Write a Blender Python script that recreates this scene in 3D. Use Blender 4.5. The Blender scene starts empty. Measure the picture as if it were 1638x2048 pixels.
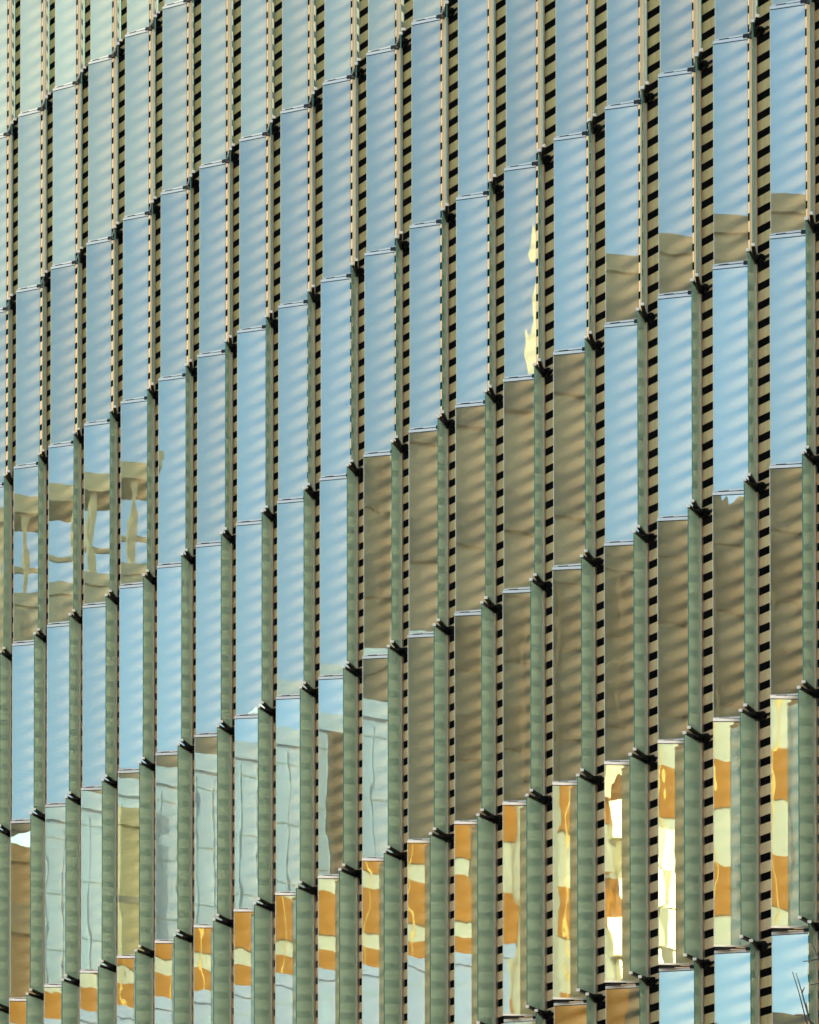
import bpy, math, random
from mathutils import Vector, Matrix
random.seed(7)
sc = bpy.context.scene
col = sc.collection
R = math.radians
GZ = 35.6                                   # height of storey line 0 above the ground

# ------------------------------------------------------------------ camera
F_PX, YAW, PITCH, ROLL = 10900.0, R(61.8744), R(2.35099), R(-0.0377638)
CAM = Vector((111.503076, -49.4417955, -33.9412140 + GZ))
fw = Vector((-math.sin(YAW)*math.cos(PITCH), math.cos(YAW)*math.cos(PITCH), math.sin(PITCH)))
rt = Vector((math.cos(YAW), math.sin(YAW), 0)); up = rt.cross(fw)
rt2 = rt*math.cos(ROLL)+up*math.sin(ROLL); up2 = -rt*math.sin(ROLL)+up*math.cos(ROLL)
cd = bpy.data.cameras.new('camera'); cam = bpy.data.objects.new('camera', cd); col.objects.link(cam)
m = Matrix((rt2, up2, -fw)).transposed().to_4x4(); m.translation = CAM
cam.matrix_world = m
cd.sensor_fit = 'AUTO'; cd.sensor_width = 36.0; cd.lens = F_PX/2048*36.0
cd.shift_x = 0.0; cd.shift_y = 2524.265/2048
cd.clip_start = 0.5; cd.clip_end = 6000
sc.camera = cam

# ------------------------------------------------------------------ light
SUN_DIR = Vector((-0.95, 0.31, 0)).normalized(); SUN_EL = R(15)
sv = Vector((SUN_DIR.x*math.cos(SUN_EL), SUN_DIR.y*math.cos(SUN_EL), math.sin(SUN_EL)))
w = bpy.data.worlds.new('World'); sc.world = w; w.use_nodes = True
nt = w.node_tree; bg = nt.nodes['Background']
sky = nt.nodes.new('ShaderNodeTexSky'); sky.sky_type = 'NISHITA'; sky.sun_disc = False
sky.sun_elevation = SUN_EL; sky.sun_rotation = math.atan2(sv.x, sv.y)
sky.air_density = 0.9; sky.dust_density = 1.6; sky.ozone_density = 1.0
# pale warm evening haze in the sky towards the sun, streaked by thin high cloud
tcw=nt.nodes.new('ShaderNodeTexCoord'); dp=nt.nodes.new('ShaderNodeVectorMath'); dp.operation='DOT_PRODUCT'; dp.inputs[1].default_value=SUN_DIR
nt.links.new(tcw.outputs['Generated'],dp.inputs[0])
mrw=nt.nodes.new('ShaderNodeMapRange'); mrw.interpolation_type='SMOOTHSTEP'
mrw.inputs['From Min'].default_value=-.42; mrw.inputs['From Max'].default_value=.62; nt.links.new(dp.outputs['Value'],mrw.inputs['Value'])
mpw=nt.nodes.new('ShaderNodeMapping'); mpw.inputs['Scale'].default_value=(1.2,1.2,5); nzw=nt.nodes.new('ShaderNodeTexNoise'); nzw.inputs['Scale'].default_value=3.0; nzw.inputs['Detail'].default_value=5
nt.links.new(tcw.outputs['Generated'],mpw.inputs['Vector']); nt.links.new(mpw.outputs[0],nzw.inputs['Vector'])
m2w=nt.nodes.new('ShaderNodeMapRange'); m2w.inputs['From Min'].default_value=.3; m2w.inputs['From Max'].default_value=.75; m2w.inputs['To Min'].default_value=.8; m2w.inputs['To Max'].default_value=1.35; nt.links.new(nzw.outputs['Fac'],m2w.inputs['Value'])
mlw=nt.nodes.new('ShaderNodeMath'); mlw.operation='MULTIPLY'; nt.links.new(mrw.outputs[0],mlw.inputs[0]); nt.links.new(m2w.outputs[0],mlw.inputs[1])
scw=nt.nodes.new('ShaderNodeVectorMath'); scw.operation='SCALE'; scw.inputs[0].default_value=(5.0,4.1,2.1); nt.links.new(mlw.outputs[0],scw.inputs['Scale'])
adw=nt.nodes.new('ShaderNodeVectorMath'); adw.operation='ADD'; nt.links.new(sky.outputs[0],adw.inputs[0]); nt.links.new(scw.outputs[0],adw.inputs[1])
nt.links.new(adw.outputs[0], bg.inputs[0]); bg.inputs[1].default_value = 0.13
sd = bpy.data.lights.new('sun', 'SUN'); sd.energy = 2.2; sd.angle = R(0.5); sd.color = (1.0, 0.80, 0.55)
so = bpy.data.objects.new('sun', sd); col.objects.link(so)
so.rotation_euler = sv.to_track_quat('Z', 'Y').to_euler(); so.location = (-60, 60, 120)

sc.view_settings.view_transform = 'Standard'; sc.view_settings.look = 'None'
sc.view_settings.exposure = 2.05; sc.view_settings.gamma = 1.0
cy = sc.cycles
cy.max_bounces = 14; cy.transmission_bounces = 10; cy.glossy_bounces = 6; cy.diffuse_bounces = 3
cy.sample_clamp_indirect = 4.0; cy.blur_glossy = 0.3
cy.use_denoising = True
try: cy.denoiser = 'OPENIMAGEDENOISE'
except Exception: pass

# ------------------------------------------------------------------ helpers
class MB:
    """collects faces, builds one mesh"""
    def __init__(s): s.v=[]; s.f=[]; s.m=[]
    def quad(s, a, b, c, d, mi=0):
        n=len(s.v); s.v += [tuple(a),tuple(b),tuple(c),tuple(d)]; s.f.append((n,n+1,n+2,n+3)); s.m.append(mi)
    def hexa(s, p, mi=(0,)*6):
        # p: 8 corners, bottom 0-3 ccw, top 4-7
        n=len(s.v); s.v += [tuple(q) for q in p]
        for k,(fc) in enumerate(((0,3,2,1),(4,5,6,7),(0,1,5,4),(1,2,6,5),(2,3,7,6),(3,0,4,7))):
            s.f.append(tuple(n+i for i in fc)); s.m.append(mi[k])
    def box(s, x0,x1,y0,y1,z0,z1, mi=0):
        if isinstance(mi,int): mi=(mi,)*6      # order: bottom, top, -y, +x, +y, -x
        s.hexa([(x0,y0,z0),(x1,y0,z0),(x1,y1,z0),(x0,y1,z0),(x0,y0,z1),(x1,y0,z1),(x1,y1,z1),(x0,y1,z1)], mi)
    def tube(s, pts, rad, n=8, mi=0):
        pts=[Vector(p) for p in pts]; rings=[]
        for i,p in enumerate(pts):
            d=(pts[min(i+1,len(pts)-1)]-pts[max(i-1,0)]).normalized()
            a=d.cross(Vector((0,0,1)));
            if a.length<1e-3: a=Vector((1,0,0))
            a.normalize(); b=d.cross(a); base=len(s.v)
            r=rad[i] if isinstance(rad,(list,tuple)) else rad
            for k in range(n):
                t=2*math.pi*k/n; s.v.append(tuple(p+(a*math.cos(t)+b*math.sin(t))*r))
            rings.append(base)
        for i in range(len(rings)-1):
            for k in range(n):
                s.f.append((rings[i]+k,rings[i]+(k+1)%n,rings[i+1]+(k+1)%n,rings[i+1]+k)); s.m.append(mi)
        s.f.append(tuple(rings[0]+k for k in range(n))[::-1]); s.m.append(mi)
        s.f.append(tuple(rings[-1]+k for k in range(n))); s.m.append(mi)
    def xf(s, M):
        s.v=[tuple(M@Vector(p)) for p in s.v]; return s
    def join(s, o, M=None):
        n=len(s.v); s.v += [tuple(M@Vector(p)) if M else p for p in o.v]
        s.f += [tuple(i+n for i in f) for f in o.f]; s.m += o.m
    def mesh(s, name, mats):
        me=bpy.data.meshes.new(name); me.from_pydata(s.v,[],s.f); me.update()
        for mt in mats: me.materials.append(mt)
        me.polygons.foreach_set('material_index', s.m)
        return me
    def build(s, name, mats, parent=None):
        return link(name, s.mesh(name, mats), parent)
def link(name, data, parent=None):
    o=bpy.data.objects.new(name, data); col.objects.link(o)
    if parent: o.parent=parent
    return o
def tag(o, label=None, cat=None, group=None, kind=None):
    for k,v in (('label',label),('category',cat),('group',group),('kind',kind)):
        if v: o[k]=v
    return o
def empty(name, loc=(0,0,0), rz=0, parent=None):
    o=link(name, None, parent); o.location=loc; o.rotation_euler=(0,0,rz); o.empty_display_size=.3; return o

def mat(name):
    mt=bpy.data.materials.new(name); mt.use_nodes=True; t=mt.node_tree; t.nodes.clear()
    out=t.nodes.new('ShaderNodeOutputMaterial'); return mt,t,out
def N(t, typ, **kw):
    n=t.nodes.new(typ)
    for k,v in kw.items():
        if k in n.inputs: n.inputs[k].default_value=v
        else: setattr(n,k,v)
    return n
def pbr(name, c, rough=.5, metal=0, spec=.5, noise=0, scale=3.0, stretch=(1,1,1)):
    mt,t,out=mat(name); b=N(t,'ShaderNodeBsdfPrincipled'); b.inputs['Base Color'].default_value=(*c,1)
    b.inputs['Roughness'].default_value=rough; b.inputs['Metallic'].default_value=metal
    b.inputs['Specular IOR Level'].default_value=spec
    if noise:
        tc=N(t,'ShaderNodeTexCoord'); mp=N(t,'ShaderNodeMapping'); mp.inputs['Scale'].default_value=stretch
        nz=N(t,'ShaderNodeTexNoise'); nz.inputs['Scale'].default_value=scale; nz.inputs['Detail'].default_value=5
        mr=N(t,'ShaderNodeMapRange'); mr.inputs['From Min'].default_value=.3; mr.inputs['From Max'].default_value=.7
        mr.inputs['To Min'].default_value=1-noise; mr.inputs['To Max'].default_value=1+noise
        mx=N(t,'ShaderNodeVectorMath'); mx.operation='SCALE'; mx.inputs[0].default_value=c
        t.links.new(tc.outputs['Object'],mp.inputs['Vector']); t.links.new(mp.outputs[0],nz.inputs['Vector'])
        t.links.new(nz.outputs['Fac'],mr.inputs['Value']); t.links.new(mr.outputs[0],mx.inputs['Scale'])
        t.links.new(mx.outputs[0],b.inputs['Base Color'])
    t.links.new(b.outputs[0],out.inputs[0]); return mt

def glass_face(name, refl, gcol, tcol, rough, ior, dif, dcol, warp=.0, back=False):
    """coated pane face: sharp mirror + blurred see-through + a little ceramic print"""
    mt,t,out=mat(name)
    g=N(t,'ShaderNodeBsdfGlossy'); g.distribution='GGX'; g.inputs['Color'].default_value=(*gcol,1); g.inputs['Roughness'].default_value=0.0
    rf=N(t,'ShaderNodeBsdfRefraction'); rf.inputs['Color'].default_value=(*tcol,1); rf.inputs['Roughness'].default_value=rough; rf.inputs['IOR'].default_value=ior
    df=N(t,'ShaderNodeBsdfDiffuse'); df.inputs['Color'].default_value=(*dcol,1)
    m1=N(t,'ShaderNodeMixShader'); m1.inputs[0].default_value=dif
    rf.distribution='BECKMANN'
    tl=N(t,'ShaderNodeBsdfTranslucent'); tl.inputs['Color'].default_value=(*dcol,1)
    m0=N(t,'ShaderNodeMixShader'); m0.inputs[0].default_value=.45 if dif>.1 else 0
    t.links.new(df.outputs[0],m0.inputs[1]); t.links.new(tl.outputs[0],m0.inputs[2])
    t.links.new(rf.outputs[0],m1.inputs[1]); t.links.new(m0.outputs[0],m1.inputs[2])
    m2=N(t,'ShaderNodeMixShader')
    fr=N(t,'ShaderNodeFresnel'); fr.inputs['IOR'].default_value=1.5
    mr=N(t,'ShaderNodeMapRange'); mr.inputs['From Min'].default_value=0.0; mr.inputs['From Max'].default_value=1
    mr.inputs['To Min'].default_value=refl; mr.inputs['To Max'].default_value=1.0
    t.links.new(fr.outputs[0],mr.inputs['Value'])
    ge=N(t,'ShaderNodeNewGeometry'); inv=N(t,'ShaderNodeMath'); inv.operation='SUBTRACT'; inv.inputs[0].default_value=1
    t.links.new(ge.outputs['Backfacing'],inv.inputs[1])
    if refl>0:
        o2=N(t,'ShaderNodeObjectInfo'); v2=N(t,'ShaderNodeMapRange'); v2.inputs['To Min'].default_value=.90*refl; v2.inputs['To Max'].default_value=1.12*refl
        t.links.new(o2.outputs['Random'],v2.inputs['Value']); t.links.new(v2.outputs[0],mr.inputs['To Min'])
    mu=N(t,'ShaderNodeMath'); mu.operation='MULTIPLY'; t.links.new(mr.outputs[0],mu.inputs[0]); t.links.new(inv.outputs[0],mu.inputs[1])
    t.links.new(mu.outputs[0],m2.inputs[0])
    t.links.new(m1.outputs[0],m2.inputs[1]); t.links.new(g.outputs[0],m2.inputs[2])
    if warp:
        tc=N(t,'ShaderNodeTexCoord'); oi=N(t,'ShaderNodeObjectInfo'); 
        mp=N(t,'ShaderNodeMapping'); mp.inputs['Scale'].default_value=(1.0,1.0,.45)
        ad=N(t,'ShaderNodeVectorMath'); ad.operation='ADD'
        ml=N(t,'ShaderNodeMath'); ml.operation='MULTIPLY'; ml.inputs[1].default_value=50
        t.links.new(oi.outputs['Random'],ml.inputs[0])
        t.links.new(tc.outputs['Object'],mp.inputs['Vector']); t.links.new(mp.outputs[0],ad.inputs[0]); t.links.new(ml.outputs[0],ad.inputs[1])
        nz=N(t,'ShaderNodeTexNoise'); nz.inputs['Scale'].default_value=2.2; nz.inputs['Detail'].default_value=1.5; nz.inputs['Roughness'].default_value=.4
        t.links.new(ad.outputs[0],nz.inputs['Vector'])
        bp=N(t,'ShaderNodeBump'); bp.inputs['Strength'].default_value=1.0; bp.inputs['Distance'].default_value=warp
        t.links.new(nz.outputs['Fac'],bp.inputs['Height']); t.links.new(bp.outputs[0],g.inputs['Normal'])
    t.links.new(m2.outputs[0],out.inputs[0]); return mt

M={}
M['slat']=pbr('slat',(.97,.69,.41),.45,0,.4,noise=.10,scale=1.6,stretch=(6,1,.5))
M['pier']=pbr('pier',(.50,.40,.24),.5,0,.3,noise=.08,scale=2)
M['slot_shade']=pbr('slot_shade',(.004,.004,.006),.9,0,.1)  # near-black colour stands in for the shade behind the slots
M['steel']=pbr('steel',(.006,.006,.007),.45,0,.3)
M['cap']=pbr('cap',(.72,.70,.62),.35,0,.6)
M['rail']=pbr('rail',(.58,.54,.45),.34,1.0)
M['seam']=pbr('seam',(.02,.02,.02),.6)
M['post']=pbr('post',(.55,.46,.32),.4,0,.5)
M['edge']=pbr('edge',(.03,.20,.14),.2,0,.6)
M['paleedge']=pbr('paleedge',(.55,.52,.42),.3,0,.6)
M['pane_f']=glass_face('pane_f',.25,(.735,.99,.91),(.57,.56,.46),.52,1.35,.02,(.5,.55,.45),warp=.0006)
M['pane_b']=glass_face('pane_b',0.0,(1,1,1),(.97,.97,.95),.42,1.35,.0,(.5,.5,.5))
M['fin_f']=glass_face('fin_f',.12,(.82,.97,.93),(.62,.80,.70),.86,1.35,.56,(.48,.70,.64),warp=.0004)
M['fin_b']=glass_face('fin_b',.36,(.85,.97,.93),(.80,.88,.78),.72,1.35,.70,(.70,.74,.64),warp=.0004)

# ------------------------------------------------------------------ facade numbers
P, H, W, D = 1.87163, 4.0, .757, .740
S_OFF, DX, ZT, ZF = .053, .056, .109, .139
BETA={-6:11,-5:15,-4:19,-3:23,-2:28,-1:32.9,0:39.9,1:44.6,2:52.1,3:66.0,4:46.5,5:52,6:58}
GAMMA={-6:5,-5:9,-4:13,-3:17.2,-2:22.5,-1:27.3,0:34.7,1:41.4,2:47.5,3:54.1,4:40.5,5:47,6:53}
UPBOT=.118                                     # upper glass starts this far above the joint
def project(p):
    v=Vector(p)-CAM; z=v.dot(fw); return (819+F_PX*v.dot(rt2)/z, 1024+2524.265-F_PX*v.dot(up2)/z)
def node(c,r): return Vector((c*P+DX, -S_OFF, GZ-r*H))

# ------------------------------------------------------------------ ground and street
g=MB(); g.quad((-700,-700,0),(700,-700,0),(700,700,0),(-700,700,0)); go=g.build('ground',[pbr('ground_mat',(.44,.40,.34),.9,noise=.2,scale=.05)]); tag(go,kind='structure')
g=MB(); g.quad((-300,-24,.004),(400,-24,.004),(400,-10,.004),(-300,-10,.004))
tag(g.build('road',[pbr('asphalt',(.05,.05,.05),.85,noise=.15,scale=.6)]),kind='structure')
g=MB(); g.box(-300,400,-10,-.6,0.002,.13); tag(g.build('pavement',[pbr('paving',(.28,.27,.25),.8,noise=.1,scale=.8)]),kind='structure')
g=MB()
for k in range(-40,50): g.quad((k*8,-17.08,.008),(k*8+3,-17.08,.008),(k*8+3,-16.92,.008),(k*8,-16.92,.008))
tag(g.build('road_marking',[pbr('paint',(.75,.75,.72),.6)]),kind='structure')

# ------------------------------------------------------------------ the facade building
XL,XR=-9.0,50.0; ZB,ZTOP=6.0,GZ+24
bld=empty('office_building',(0,0,0))
tag(bld,'office building in tan slats behind rows of mirrored glass panels and green glass fins','building')
b=MB(); b.box(XL,XR,.42,26,0,ZTOP+.3); b.box(XL,XL+.2,.02,.42,ZB,ZTOP+.3); b.box(XR-.2,XR,.02,.42,ZB,ZTOP+.3); b.box(XL+.2,XR-.2,.02,.42,ZTOP+.05,ZTOP+.3)
b.build('wall',[M['slot_shade']],bld)
sp=H/12; slot=.140
for r in range(-6,8):
    b=MB()
    for k in range(12):
        z0=GZ-r*H-(k+1)*sp+slot-.006; z1=z0+sp-slot        # tan slat between two slots
        if z1>ZTOP or z0<ZB: continue
        x=XL+.2; j=0
        b.box(XL+.2,XR-.2,.0,.005,z0,z1)
    for c in range(-4,26):                             # plain pier behind every hinge line
        xn=c*P+DX; zt_,zb_=min(GZ-r*H,ZTOP),max(GZ-r*H-H,ZB)
        if xn+.1<XR-.2 and xn-.3>XL+.2 and zt_>zb_: b.box(xn-.245,xn+.005,-.007,-.001,zb_,zt_,1)
    if b.f: b.build('slat_screen',[M['slat'],M['pier']],bld)
b=MB(); b.box(XL,XR,.0,.42,.13,ZB-.15); b.box(XL,XR,-.9,.42,ZB-.15,ZB-.02)
b.build('base_wall',[pbr('base_stone',(.30,.28,.24),.7,noise=.12,scale=.5)],bld)

# --- pane mesh (left wing): local +x runs from the node along the wing, normal +-y, z down from joint
FH=H-.150
PH=H-UPBOT      # glass height
def pane_mesh():
    g0,t=.125,.012
    b=MB(); b.box(g0,W-.012,-t/2,t/2,-PH,0,(3,3,1,3,0,3)); b.box(W-.012,W,-t/2,t/2,-PH,0,2)
    return b.mesh('pane',[M['pane_f'],M['pane_b'],M['paleedge'],M['seam']])
def fin_mesh():
    t=.012
    b=MB(); b.box(.03,D-.014,-t/2,t/2,-FH,0,(2,2,1,2,0,2)); b.box(D-.014,D,-t/2-.001,t/2+.001,-FH,0,2)
    return b.mesh('glass_fin',[M['fin_f'],M['fin_b'],M['edge']])
PANE=pane_mesh(); FIN=fin_mesh()
# rails of a mirror panel
b=MB(); b.box(.125,W,-.018,.016,.012,.061); TOPR=b.mesh('top_rail',[M['rail']])
b=MB(); b.box(.130,W-.002,-.009,.009,0,.012); SEAM=b.mesh('gasket',[M['seam']])
b=MB(); b.box(.125,W,-.016,.016,-PH-.034,-PH); BOTR=b.mesh('bottom_rail',[M['rail']])
b=MB(); b.box(-.070,.040,-.026,.044,-FH,0.0); POST=b.mesh('post',[M['post']])
def arm_mesh(L, tip=.056, root=.075, z0=.0, z1=.042):
    b=MB()
    b.hexa([(0,-root/2,z0-.01),(L,-tip/2,z0),(L,tip/2,z0),(0,root/2,z0-.01),(0,-root/2,z1),(L,-tip/2,z1),(L,tip/2,z1),(0,root/2,z1)])
    return b.mesh('arm',[M['steel']])
b=MB(); b.box(D-.04,D-.012,-.032,.032,-.003,.046); CAP=b.mesh('end_cap',[M['cap']])
ARM=arm_mesh(D-.04)
b=MB()          # thin arm of the left wing, with clip and clamp
b.box(.02,W-.02,-.015,.015,.064,.081); b.box(.62*W,.86*W,-.015,.030,.050,.088); b.box(.06,.20,-.035,.035,.035,.105)
LARM=b.mesh('rail_arm',[M['steel']])
b=MB(); b.tube([(0,0,-.01),(0,0,.145)],.085,12); b.box(.02,.27,.0,.045,.0,.03); b.box(.02,.27,.0,.045,.052,.088); b.box(.15,.21,-.02,.05,-.04,.13); b.box(.21,.42,.015,.045,.03,.07); HUB=b.mesh('hub',[M['steel']])

b=MB(); b.hexa([(0,-.09,.03),(.30,-.05,.045),(.30,.05,.045),(0,.09,.03),(0,-.09,.125),(.30,-.05,.10),(.30,.05,.10),(0,.09,.125)]); GUS=b.mesh('gusset',[M['steel']])
def left_xf(c,r,yaw=0):   # local +x -> (-cos b, -sin b)
    return node(c,r), math.pi+R(BETA[r]+yaw)
def fin_xf(c,r): return node(c,r), -R(GAMMA[r])
def vis_area(c,r,left=True):
    n=node(c,r); a=R(BETA[r]) if left else R(GAMMA[r]); L=W if left else D; s=-1 if left else 1
    xs=[];ys=[]
    for q in(0,1):
        for zz in(0,-4):
            x,y=project(n+Vector((s*L*q*math.cos(a),-L*q*math.sin(a),zz+.11))); xs.append(x); ys.append(y)
    dx=min(max(xs),1638)-max(min(xs),0); dy=min(max(ys),2048)-max(min(ys),0)
    return dx*dy if dx>0 and dy>0 else 0
units=[(c,r) for r in range(-5,7) for c in range(-4,26)]
units=[u for u in units if GZ-u[1]*H-H>ZB and u[0]*P+.8<XR and u[0]*P-.8>XL]
def nrot(rz): return rz
def place(name,data,parent,loc,rz,z=0):
    o=link(name,data,parent); o.location=(loc[0],loc[1],loc[2]+z); o.rotation_euler=(0,0,rz); return o
# which ones are separate parts (the 100 showing largest), the others one mesh
def pick(left):
    a=sorted(((vis_area(c,r,left),(c,r)) for c,r in units),reverse=True)
    return [u for s,u in a[:100] if s>120], sum(1 for s,u in a if s>0)
pan,npan=pick(True); fns,nfin=pick(False)
print('visible panes',npan,'fins',nfin)
PANE_TINT={}
for (c,r) in pan:
    n,rz=left_xf(c,r,random.uniform(-.12,.12))
    p=empty('glass_panel',(n.x,n.y,n.z),rz,bld)
    for nm,me in (('pane',PANE),('top_rail',TOPR),('gasket',SEAM),('bottom_rail',BOTR)):
        o=link(nm,me,p); o.location=(0,0,ZT)
for (c,r) in fns:
    n,rz=fin_xf(c,r)
    p=empty('glass_fin',(n.x,n.y,n.z),rz,bld)
    o=link('fin_pane',FIN,p); o.location=(0,0,ZF)
    o=link('post',POST,p); o.location=(0,0,ZF)
brk=[u for u in fns]
def bracket_parts(c,r):
    n=node(c,r); out=[]
    if r in GAMMA and r-1 in GAMMA:
        g_=(GAMMA[r]+GAMMA[r-1])/2; out=[('hub',HUB,0,ZF),('gusset',GUS,-R(g_),ZF),('arm',ARM,-R(GAMMA[r]),ZF+.012),('end_cap',CAP,-R(GAMMA[r]),ZF+.012),('arm',ARM,-R(GAMMA[r-1]),ZF+.096),('end_cap',CAP,-R(GAMMA[r-1]),ZF+.096),('rail_arm',LARM,math.pi+R((BETA[r]+BETA[r-1])/2),ZT)]
    return n,out
a=sorted(((lambda x,y:(1 if -20<x<1660 and -20<y<2070 else 0))(*project(node(c,r))),(c,r)) for c,r in units)
bk=[u for s,u in a if s]
print('visible brackets',len(bk))
for (c,r) in bk:
    n,parts=bracket_parts(c,r)
    p=empty('bracket',(n.x,n.y,n.z),0,bld)
    for nm,me,rz,z in parts: place(nm,me,p,(0,0,0),rz,z)
# everything else of the same cladding, beyond the frame and slivers at its edge: one mesh each
def to_mb(me):
    b=MB(); b.v=[tuple(v.co) for v in me.vertices]; b.f=[tuple(p.vertices) for p in me.polygons]; b.m=[p.material_index for p in me.polygons]; return b
def rest(name, lst, mk, mats):
    big=MB()
    for u in lst:
        for me,Mx,off in mk(u):
            t=to_mb(me); t.m=[i+off for i in t.m]; big.join(t,Mx)
    o=big.build(name,mats,bld); tag(o,kind='stuff'); return o
def TM(n,rz,z): return Matrix.Translation((n.x,n.y,n.z+z))@Matrix.Rotation(rz,4,'Z')
def mkp(u):
    n,rz=left_xf(*u); return [(PANE,TM(n,rz,ZT),0),(TOPR,TM(n,rz,ZT),4),(BOTR,TM(n,rz,ZT),4),(SEAM,TM(n,rz,ZT),3)]
rest('edge_glass_panels',[u for u in units if u not in pan],mkp,[M['pane_f'],M['pane_b'],M['paleedge'],M['seam'],M['rail']])
def mkf(u):
    n,rz=fin_xf(*u); return [(FIN,TM(n,rz,ZF),0),(POST,TM(n,rz,ZF),3)]
rest('edge_glass_fins',[u for u in units if u not in fns],mkf,[M['fin_f'],M['fin_b'],M['edge'],M['post']])
def mkb(u):
    n,parts=bracket_parts(*u); return [(me,TM(n,rz,z),1 if nm=='end_cap' else 0) for nm,me,rz,z in parts]
rest('edge_brackets',[u for u in units if u not in bk],mkb,[M['steel'],M['cap']])

# ------------------------------------------------------------------ buildings across the street, seen mirrored in the glass
def rray(c,r,fz,u=.4):
    """mirror ray of the panel c,r at height fraction fz -> origin, direction"""
    bt=R(BETA[r]); X=node(c,r)+Vector((-u*math.cos(bt),-u*math.sin(bt),-fz*4))
    v=(X-CAM).normalized(); n=Vector((-math.sin(bt),math.cos(bt),0)); return X, v-2*v.dot(n)*n
def spot(c,r,dist,fz=.5,u=.4):
    X,d=rray(c,r,fz,u); t=dist/math.hypot(d.x,d.y); return X+d*t
def tower(name,label,cat,pl,pr,h,depth,floor,wallm,bandm,lo=.5,mull=None,mullm=None,mw=.05):
    """box tower whose front runs from plan point pl (left as seen from the office building) to pr"""
    a=Vector((pl.x,pl.y,0)); bb=Vector((pr.x,pr.y,0)); u=(bb-a); L=u.length; u.normalize(); n=Vector((u.y,-u.x,0))
    if n.dot(Vector((20,0,0))-a)>0: n=-n          # n points away from the office building
    e=empty(name,a); tag(e,label,cat)
    yaw=math.atan2(u.y,u.x); s=1 if n.dot(Vector((-u.y,u.x,0)))>0 else -1
    e.rotation_euler=(0,0,yaw)
    def bx(b,x0,x1,y0,y1,za,zb):
        if s<0: y0,y1=-y1,-y0
        b.box(x0,x1,y0,y1,za,zb)
    b=MB(); bx(b,0,L,0,depth,0,h); b.build('wall',[wallm],e)
    b=MB(); k=0; z=floor*.4
    while z+floor*lo<h-.3:
        bx(b,-.06,L+.06,-.12 if lo>.1 else -.012,-.002,z,z+floor*lo); z+=floor
    b.build('window_band',[bandm],e)
    if mull:
        b=MB(); x=mull/2
        while x<L: bx(b,x-mw,x+mw,-.22 if mw>.04 else (-.15 if lo>.1 else -.03),-.122 if lo>.1 else -.014,0,h-.2); x+=mull
        b.build('mullions',[mullm],e)
    b=MB(); bx(b,-.06,L+.06,-.10,depth+.1,h+.002,h+.5); b.build('roof',[wallm],e)
    return e,bx,L
T=lambda n,c,r=.6,mt=0,ns=.08: pbr(n,c,r,mt,.4,noise=ns,scale=.4)
orange=T('orange_clad',(.36,.135,.001)); cream=T('cream_band',(.50,.50,.42)); brown=T('brown_clad',(.045,.05,.05)); brown2=T('brown_glass',(.025,.025,.022),.3)
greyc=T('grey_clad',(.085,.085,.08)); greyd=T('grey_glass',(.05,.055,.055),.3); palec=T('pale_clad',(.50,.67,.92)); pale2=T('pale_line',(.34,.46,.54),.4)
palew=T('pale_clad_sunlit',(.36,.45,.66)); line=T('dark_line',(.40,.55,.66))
beige=T('beige_stone',(.17,.19,.18)); beiged=T('beige_window',(.08,.10,.11)); gold=T('gold_panel',(.75,.50,.14),.35); green=T('green_stone',(.15,.17,.11))
# behind the camera: sunlit banded tower
e,bx,L=tower('banded_tower','sunlit tower with wide cream and orange bands mirrored in the lower right glass','building',spot(12.2,3,165),spot(21,3,165),72,18,5.1,cream,orange,.47,2.6,gold,mw=.035)
inv=e_inv=Matrix.Translation(e.location)@Matrix.Rotation(e.rotation_euler.z,4,'Z'); inv=inv.inverted()
def lx(c,r,dist=0):
    X,d=rray(c,r,.5); o=inv@X; q=inv.to_3x3()@d; return o.x-q.x*o.y/q.y
b=MB(); x0,x1=lx(12.62,3),lx(13.35,3); bx(b,min(x0,x1),max(x0,x1),-.6,-.23,40,71); b.build('grey_fin_wall',[T('bare_metal',(.34,.33,.27),.4)],e)
# reflector facets added to the tower, tilted to throw sun glare at the facade
tc_=spot(15,3,165); tgt=(CAM*0+Vector((28,0,GZ-14))-tc_).normalized(); nh=(tgt+sv).normalized()
nl=(inv.to_3x3()@nh); x0,x1=sorted((lx(13.9,3),lx(15.75,3)))
b=MB(); rng=random.Random(3); nx=9; zs=[44+1.9*i for i in range(13)]
for i in range(nx):
    for j in range(len(zs)-1):
        if rng.random()<.12 or (i>=nx*.62 and zs[j]>57) or (i<nx*.3 and (j+i)%3): continue
        xa=x0+(x1-x0)*i/nx; xb=x0+(x1-x0)*(i+1)/nx; za,zb=zs[j],zs[j+1]-.05
        nn=Vector((nl.x,nl.y,nl.z))+Vector((rng.gauss(0,.24),0,rng.gauss(0,.16))); nn.normalize()
        s_=1 if inv.to_3x3().inverted().to_3x3() and nl.y<0 else -1
        def pt(x,z):
            yy=-(nn.x*(x-(xa+xb)/2)+nn.z*(z-(za+zb)/2))/nn.y
            return (x,yy+(-.9 if nl.y<0 else .9),z)
        q=[pt(xa,za),pt(xb,za),pt(xb,zb),pt(xa,zb)]
        back=[(p[0],(-.24 if nl.y<0 else .24),p[2]) for p in q]
        if nl.y<0: b.hexa([q[0],q[1],back[1],back[0],q[3],q[2],back[2],back[3]])
        else: b.hexa([back[0],back[1],q[1],q[0],back[3],back[2],q[2],q[3]])
b.build('sun_glint_facets',[pbr('glint_metal',(.85,.76,.56),.42,1.0)],e)
e,bx,L=tower('banded_office_block','amber block with narrow cream bands mirrored at the lower left and centre','building',spot(-3,3,163),spot(12.1,3,163),70,16,2.95,cream,orange,.73,2.2,gold,mw=.03)
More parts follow.
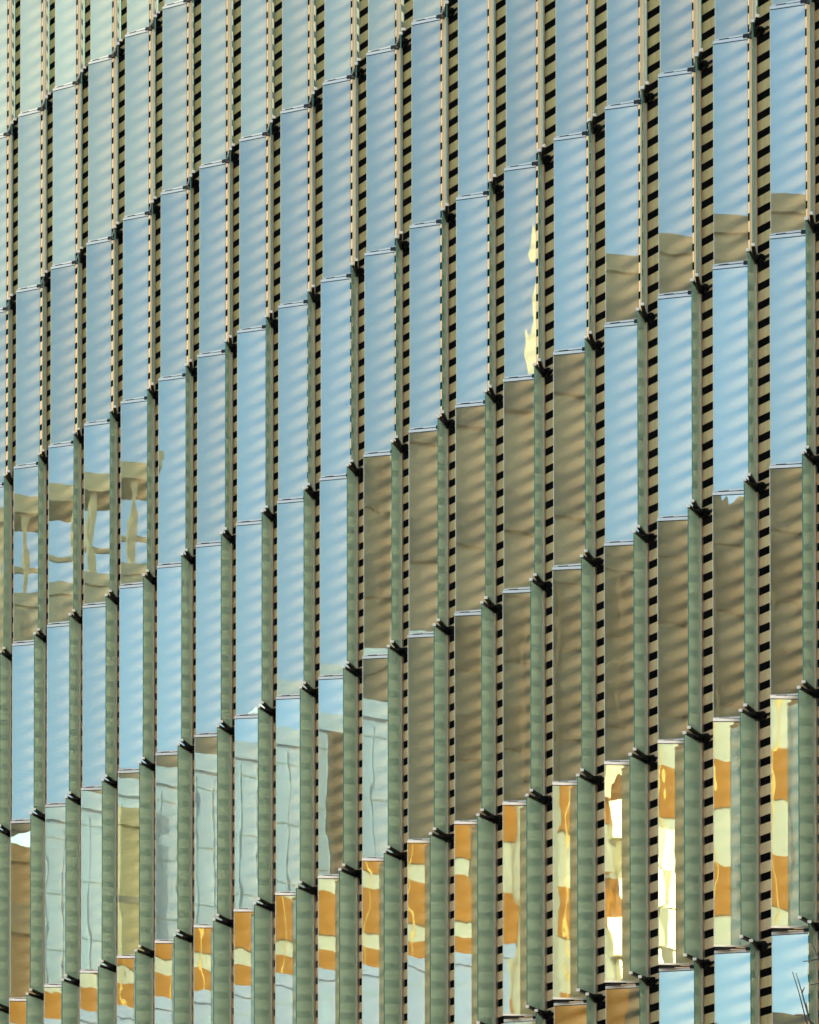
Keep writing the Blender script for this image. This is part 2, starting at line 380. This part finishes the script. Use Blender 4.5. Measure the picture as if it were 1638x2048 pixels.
e,bx,L=tower('pale_glass_block','pale glass block with thin dark joints mirrored below the orange bands','building',spot(-3,3,128),spot(12.6,3,128),45.4,14,3.6,palew,pale2,.03,1.6,line,mw=.03)
e,bx,L=tower('pale_glass_tower','pale blue glass tower mirrored in the left of the second lowest row','building',spot(1.55,2,44),spot(10.5,2,44),36.9,10,1.7,palec,pale2,.025,.6,line,mw=.012)
b=MB(); bx(b,*((L*.86,L+.1) if abs(spot(10.5,2,44).x-e.location.x)>3 else (-.1,L*.14)),-.4,-.23,14,27.2); b.build('orange_panel',[orange],e)
p0=spot(3.7,2,43.2); p1=spot(4.4,2,43.2)
iv=(Matrix.Translation(e.location)@Matrix.Rotation(e.rotation_euler.z,4,'Z')).inverted()
def hitx(u):
    X,d=rray(9,2,.5,u); o=iv@X; q=iv.to_3x3()@d; return o.x+q.x*((.43 if o.y>0 else -.43)-o.y)/q.y
xa,xb=sorted((hitx(.12),hitx(.58))); b=MB(); bx(b,xa,xb,-.45,-.20,0,36.8); b.build('dark_stair_bay',[brown],e)
e,bx,L=tower('gold_lift_shaft','narrow gold clad lift shaft on the front of the pale glass tower','building',p0,p1,35.9,.5,4,T('olive_clad',(.40,.38,.24)),beige,.05)
b=MB(); bx(b,L*.55,L*.72,-.3,-.13,0,35.7); b.build('gold_strip',[gold],e)
e,bx,L=tower('brown_tower','dark brown office tower mirrored in the right of the second lowest row','building',spot(11.15,2,105),spot(19.4,2,105),54.9,8,3.4,brown,brown2,.5,1.5,T('brown_mullion',(.06,.05,.04)))
b=MB(); bx(b,0,L*.66,0,7.8,55.45,57.9); bx(b,L*.78,L,0,7.8,55.45,57.9); b.build('plant_room',[brown],e)
e,bx,L=tower('brick_block','orange brown brick block with pale windows mirrored at the lower left','building',spot(-2.5,2,44),spot(1.35,2,44),36,14,3.6,T('brick',(.26,.15,.07)),T('br2',(.20,.15,.10)),.25)
e,bx,L=tower('grey_tower','plain grey office tower mirrored in the middle of the glass','building',spot(9.7,1,110),spot(14.4,1,110),66,2,3.5,greyc,greyd,.5,1.6,brown)
e,bx,L=tower('crowned_tower','beige stone tower with an open roof frame mirrored at the left','building',spot(-1,0,100),spot(4.65,0,100),58.3,16,3.6,beige,beiged,.4,2.0,beiged)
b=MB(); x=.5
while x<L: bx(b,x-.11,x+.11,.2,.5,58.3,62.2); x+=2.4
bx(b,-.6,L+.6,0,3.2,62.2,62.85); bx(b,0,L,1.5,1.7,60.1,60.3)
b.build('roof_frame',[T('frame_stone',(.22,.22,.18))],e)
e,bx,L=tower('green_stone_tower','grey green stone tower with floor lines mirrored at the upper right','building',spot(14.85,0,55,.9),spot(18.5,0,55,.9),50.3,3,3.6,T('gs',(.15,.14,.13)),T('gs2',(.08,.085,.09)),.35,2.4,beiged)
e,bx,L=tower('dark_corner_block','dark low block with orange panels mirrored in the bottom right glass','building',spot(12,4,90),spot(15.5,4,90),38,12,3.4,brown,brown2,.4,2.0,greyd)
b=MB(); bx(b,L*.42,L*.72,-.5,-.23,0,37.6); bx(b,L*.80,L*.84,-.5,-.23,0,35.2); b.build('orange_panel',[orange],e)
e,bx,L=tower('low_stone_block','low stone block with a stepped roof mirrored at the bottom right','building',spot(16.6,4,96),spot(19.5,4,96),35.2,14,3.4,beiged,greyc,.4,3.0,beige)

p=spot(13,0,430,.24,.25)
e=empty('stone_spire',(p.x,p.y,0),R(20)); tag(e,'slender cream stone spire mirrored as a bright sliver in an upper glass panel','spire')
b=MB(); b.tube([(0,0,0),(0,0,p.z-30),(0,0,p.z-14),(0,0,p.z)],[3.6,2.1,1.5,.6],8); b.build('shaft',[T('spire_stone',(.52,.46,.38))],e)
b=MB(); b.tube([(0,0,0),(0,0,p.z-75)],[7,5],8); b.build('base',[T('spire_base',(.30,.25,.17))],e)
# ------------------------------------------------------------------ bare tree in front of the right corner
def px_point(x,y,dist):
    d=fw+rt2*((x-819)/F_PX)-up2*((y-1024-2524.265)/F_PX); d.normalize(); return CAM+d*dist
tb=px_point(1690,2048,47)
tree=empty('bare_tree',(tb.x,tb.y,0)); tag(tree,'bare leafless tree reaching into the bottom right corner in front of the facade','tree')
b=MB(); base=Vector((tb.x,tb.y,0))
tr=[base, base+Vector((.05,.03,1.8)), base+Vector((-.04,.05,3.6)), base+Vector((.03,0,5.4)), base+Vector((.0,.04,7.2))]
b.tube(tr,[.14,.12,.095,.07,.045],9)
bt=MB()
def limb(b,p,d,L,r,depth):
    pts=[p]; rr=[r]; q=p.copy(); dd=d.normalized()
    for k in range(5):
        dd=(dd+Vector((random.uniform(-.18,.18),random.uniform(-.18,.18),random.uniform(-.04,.12)))).normalized()
        q=q+dd*L/5; pts.append(q.copy()); rr.append(max(.0035,r*(1-.16*(k+1))))
        if depth>0 and k>0 and random.random()<.8:
            sdv=(dd+Vector((random.uniform(-.9,.9),random.uniform(-.9,.9),random.uniform(-.1,.6)))).normalized()
            limb(b,q.copy(),sdv,L*random.uniform(.35,.55),rr[-1]*.6,depth-1)
    b.tube(pts,rr,5)
for k in range(9):
    h=2.6+k*.5; a=k*2.4; p=base+Vector((0,0,h))
    limb(bt,p,Vector((math.cos(a),math.sin(a),.9)),2.0,.035,2)
# the twigs that show against the glass
tw=[[(1650,2140),(1628,2085),(1612,2040),(1598,1985),(1585,1944)],[(1650,2140),(1634,2080),(1616,2030),(1604,1985),(1597,1962),(1592,1946)],
    [(1680,2100),(1660,1980),(1640,1926),(1630,1900),(1619,1878)],[(1660,1980),(1638,1914),(1628,1910),(1619,1900)],
    [(1670,1960),(1640,1917),(1622,1921),(1606,1923)],[(1670,2000),(1640,1966),(1620,1970)],[(1665,2075),(1640,2060),(1618,2040),(1602,2031),(1590,2030)],
    [(1616,2030),(1612,2005)],[(1604,1985),(1609,1975)]]
for t in tw:
    n=len(t); bt.tube([px_point(x,y,47+.15*i) for i,(x,y) in enumerate(t)],[.009-.0055*i/(n-1) for i in range(n)],5)
s0=base+Vector((0,0,7.1))
for (x,y) in ((1650,2140),(1680,2100),(1660,1980),(1670,1960),(1670,2000),(1665,2075)):
    q=px_point(x,y,47); bt.tube([s0,(s0+q)/2+Vector((.1,0,-.1)),q],[.03,.018,.009],6)
inv=Matrix.Translation((-tb.x,-tb.y,0))
bark=pbr('bark',(.035,.028,.022),.9)
b.xf(inv).build('trunk',[bark],tree); bt.xf(inv).build('crown',[bark],tree)
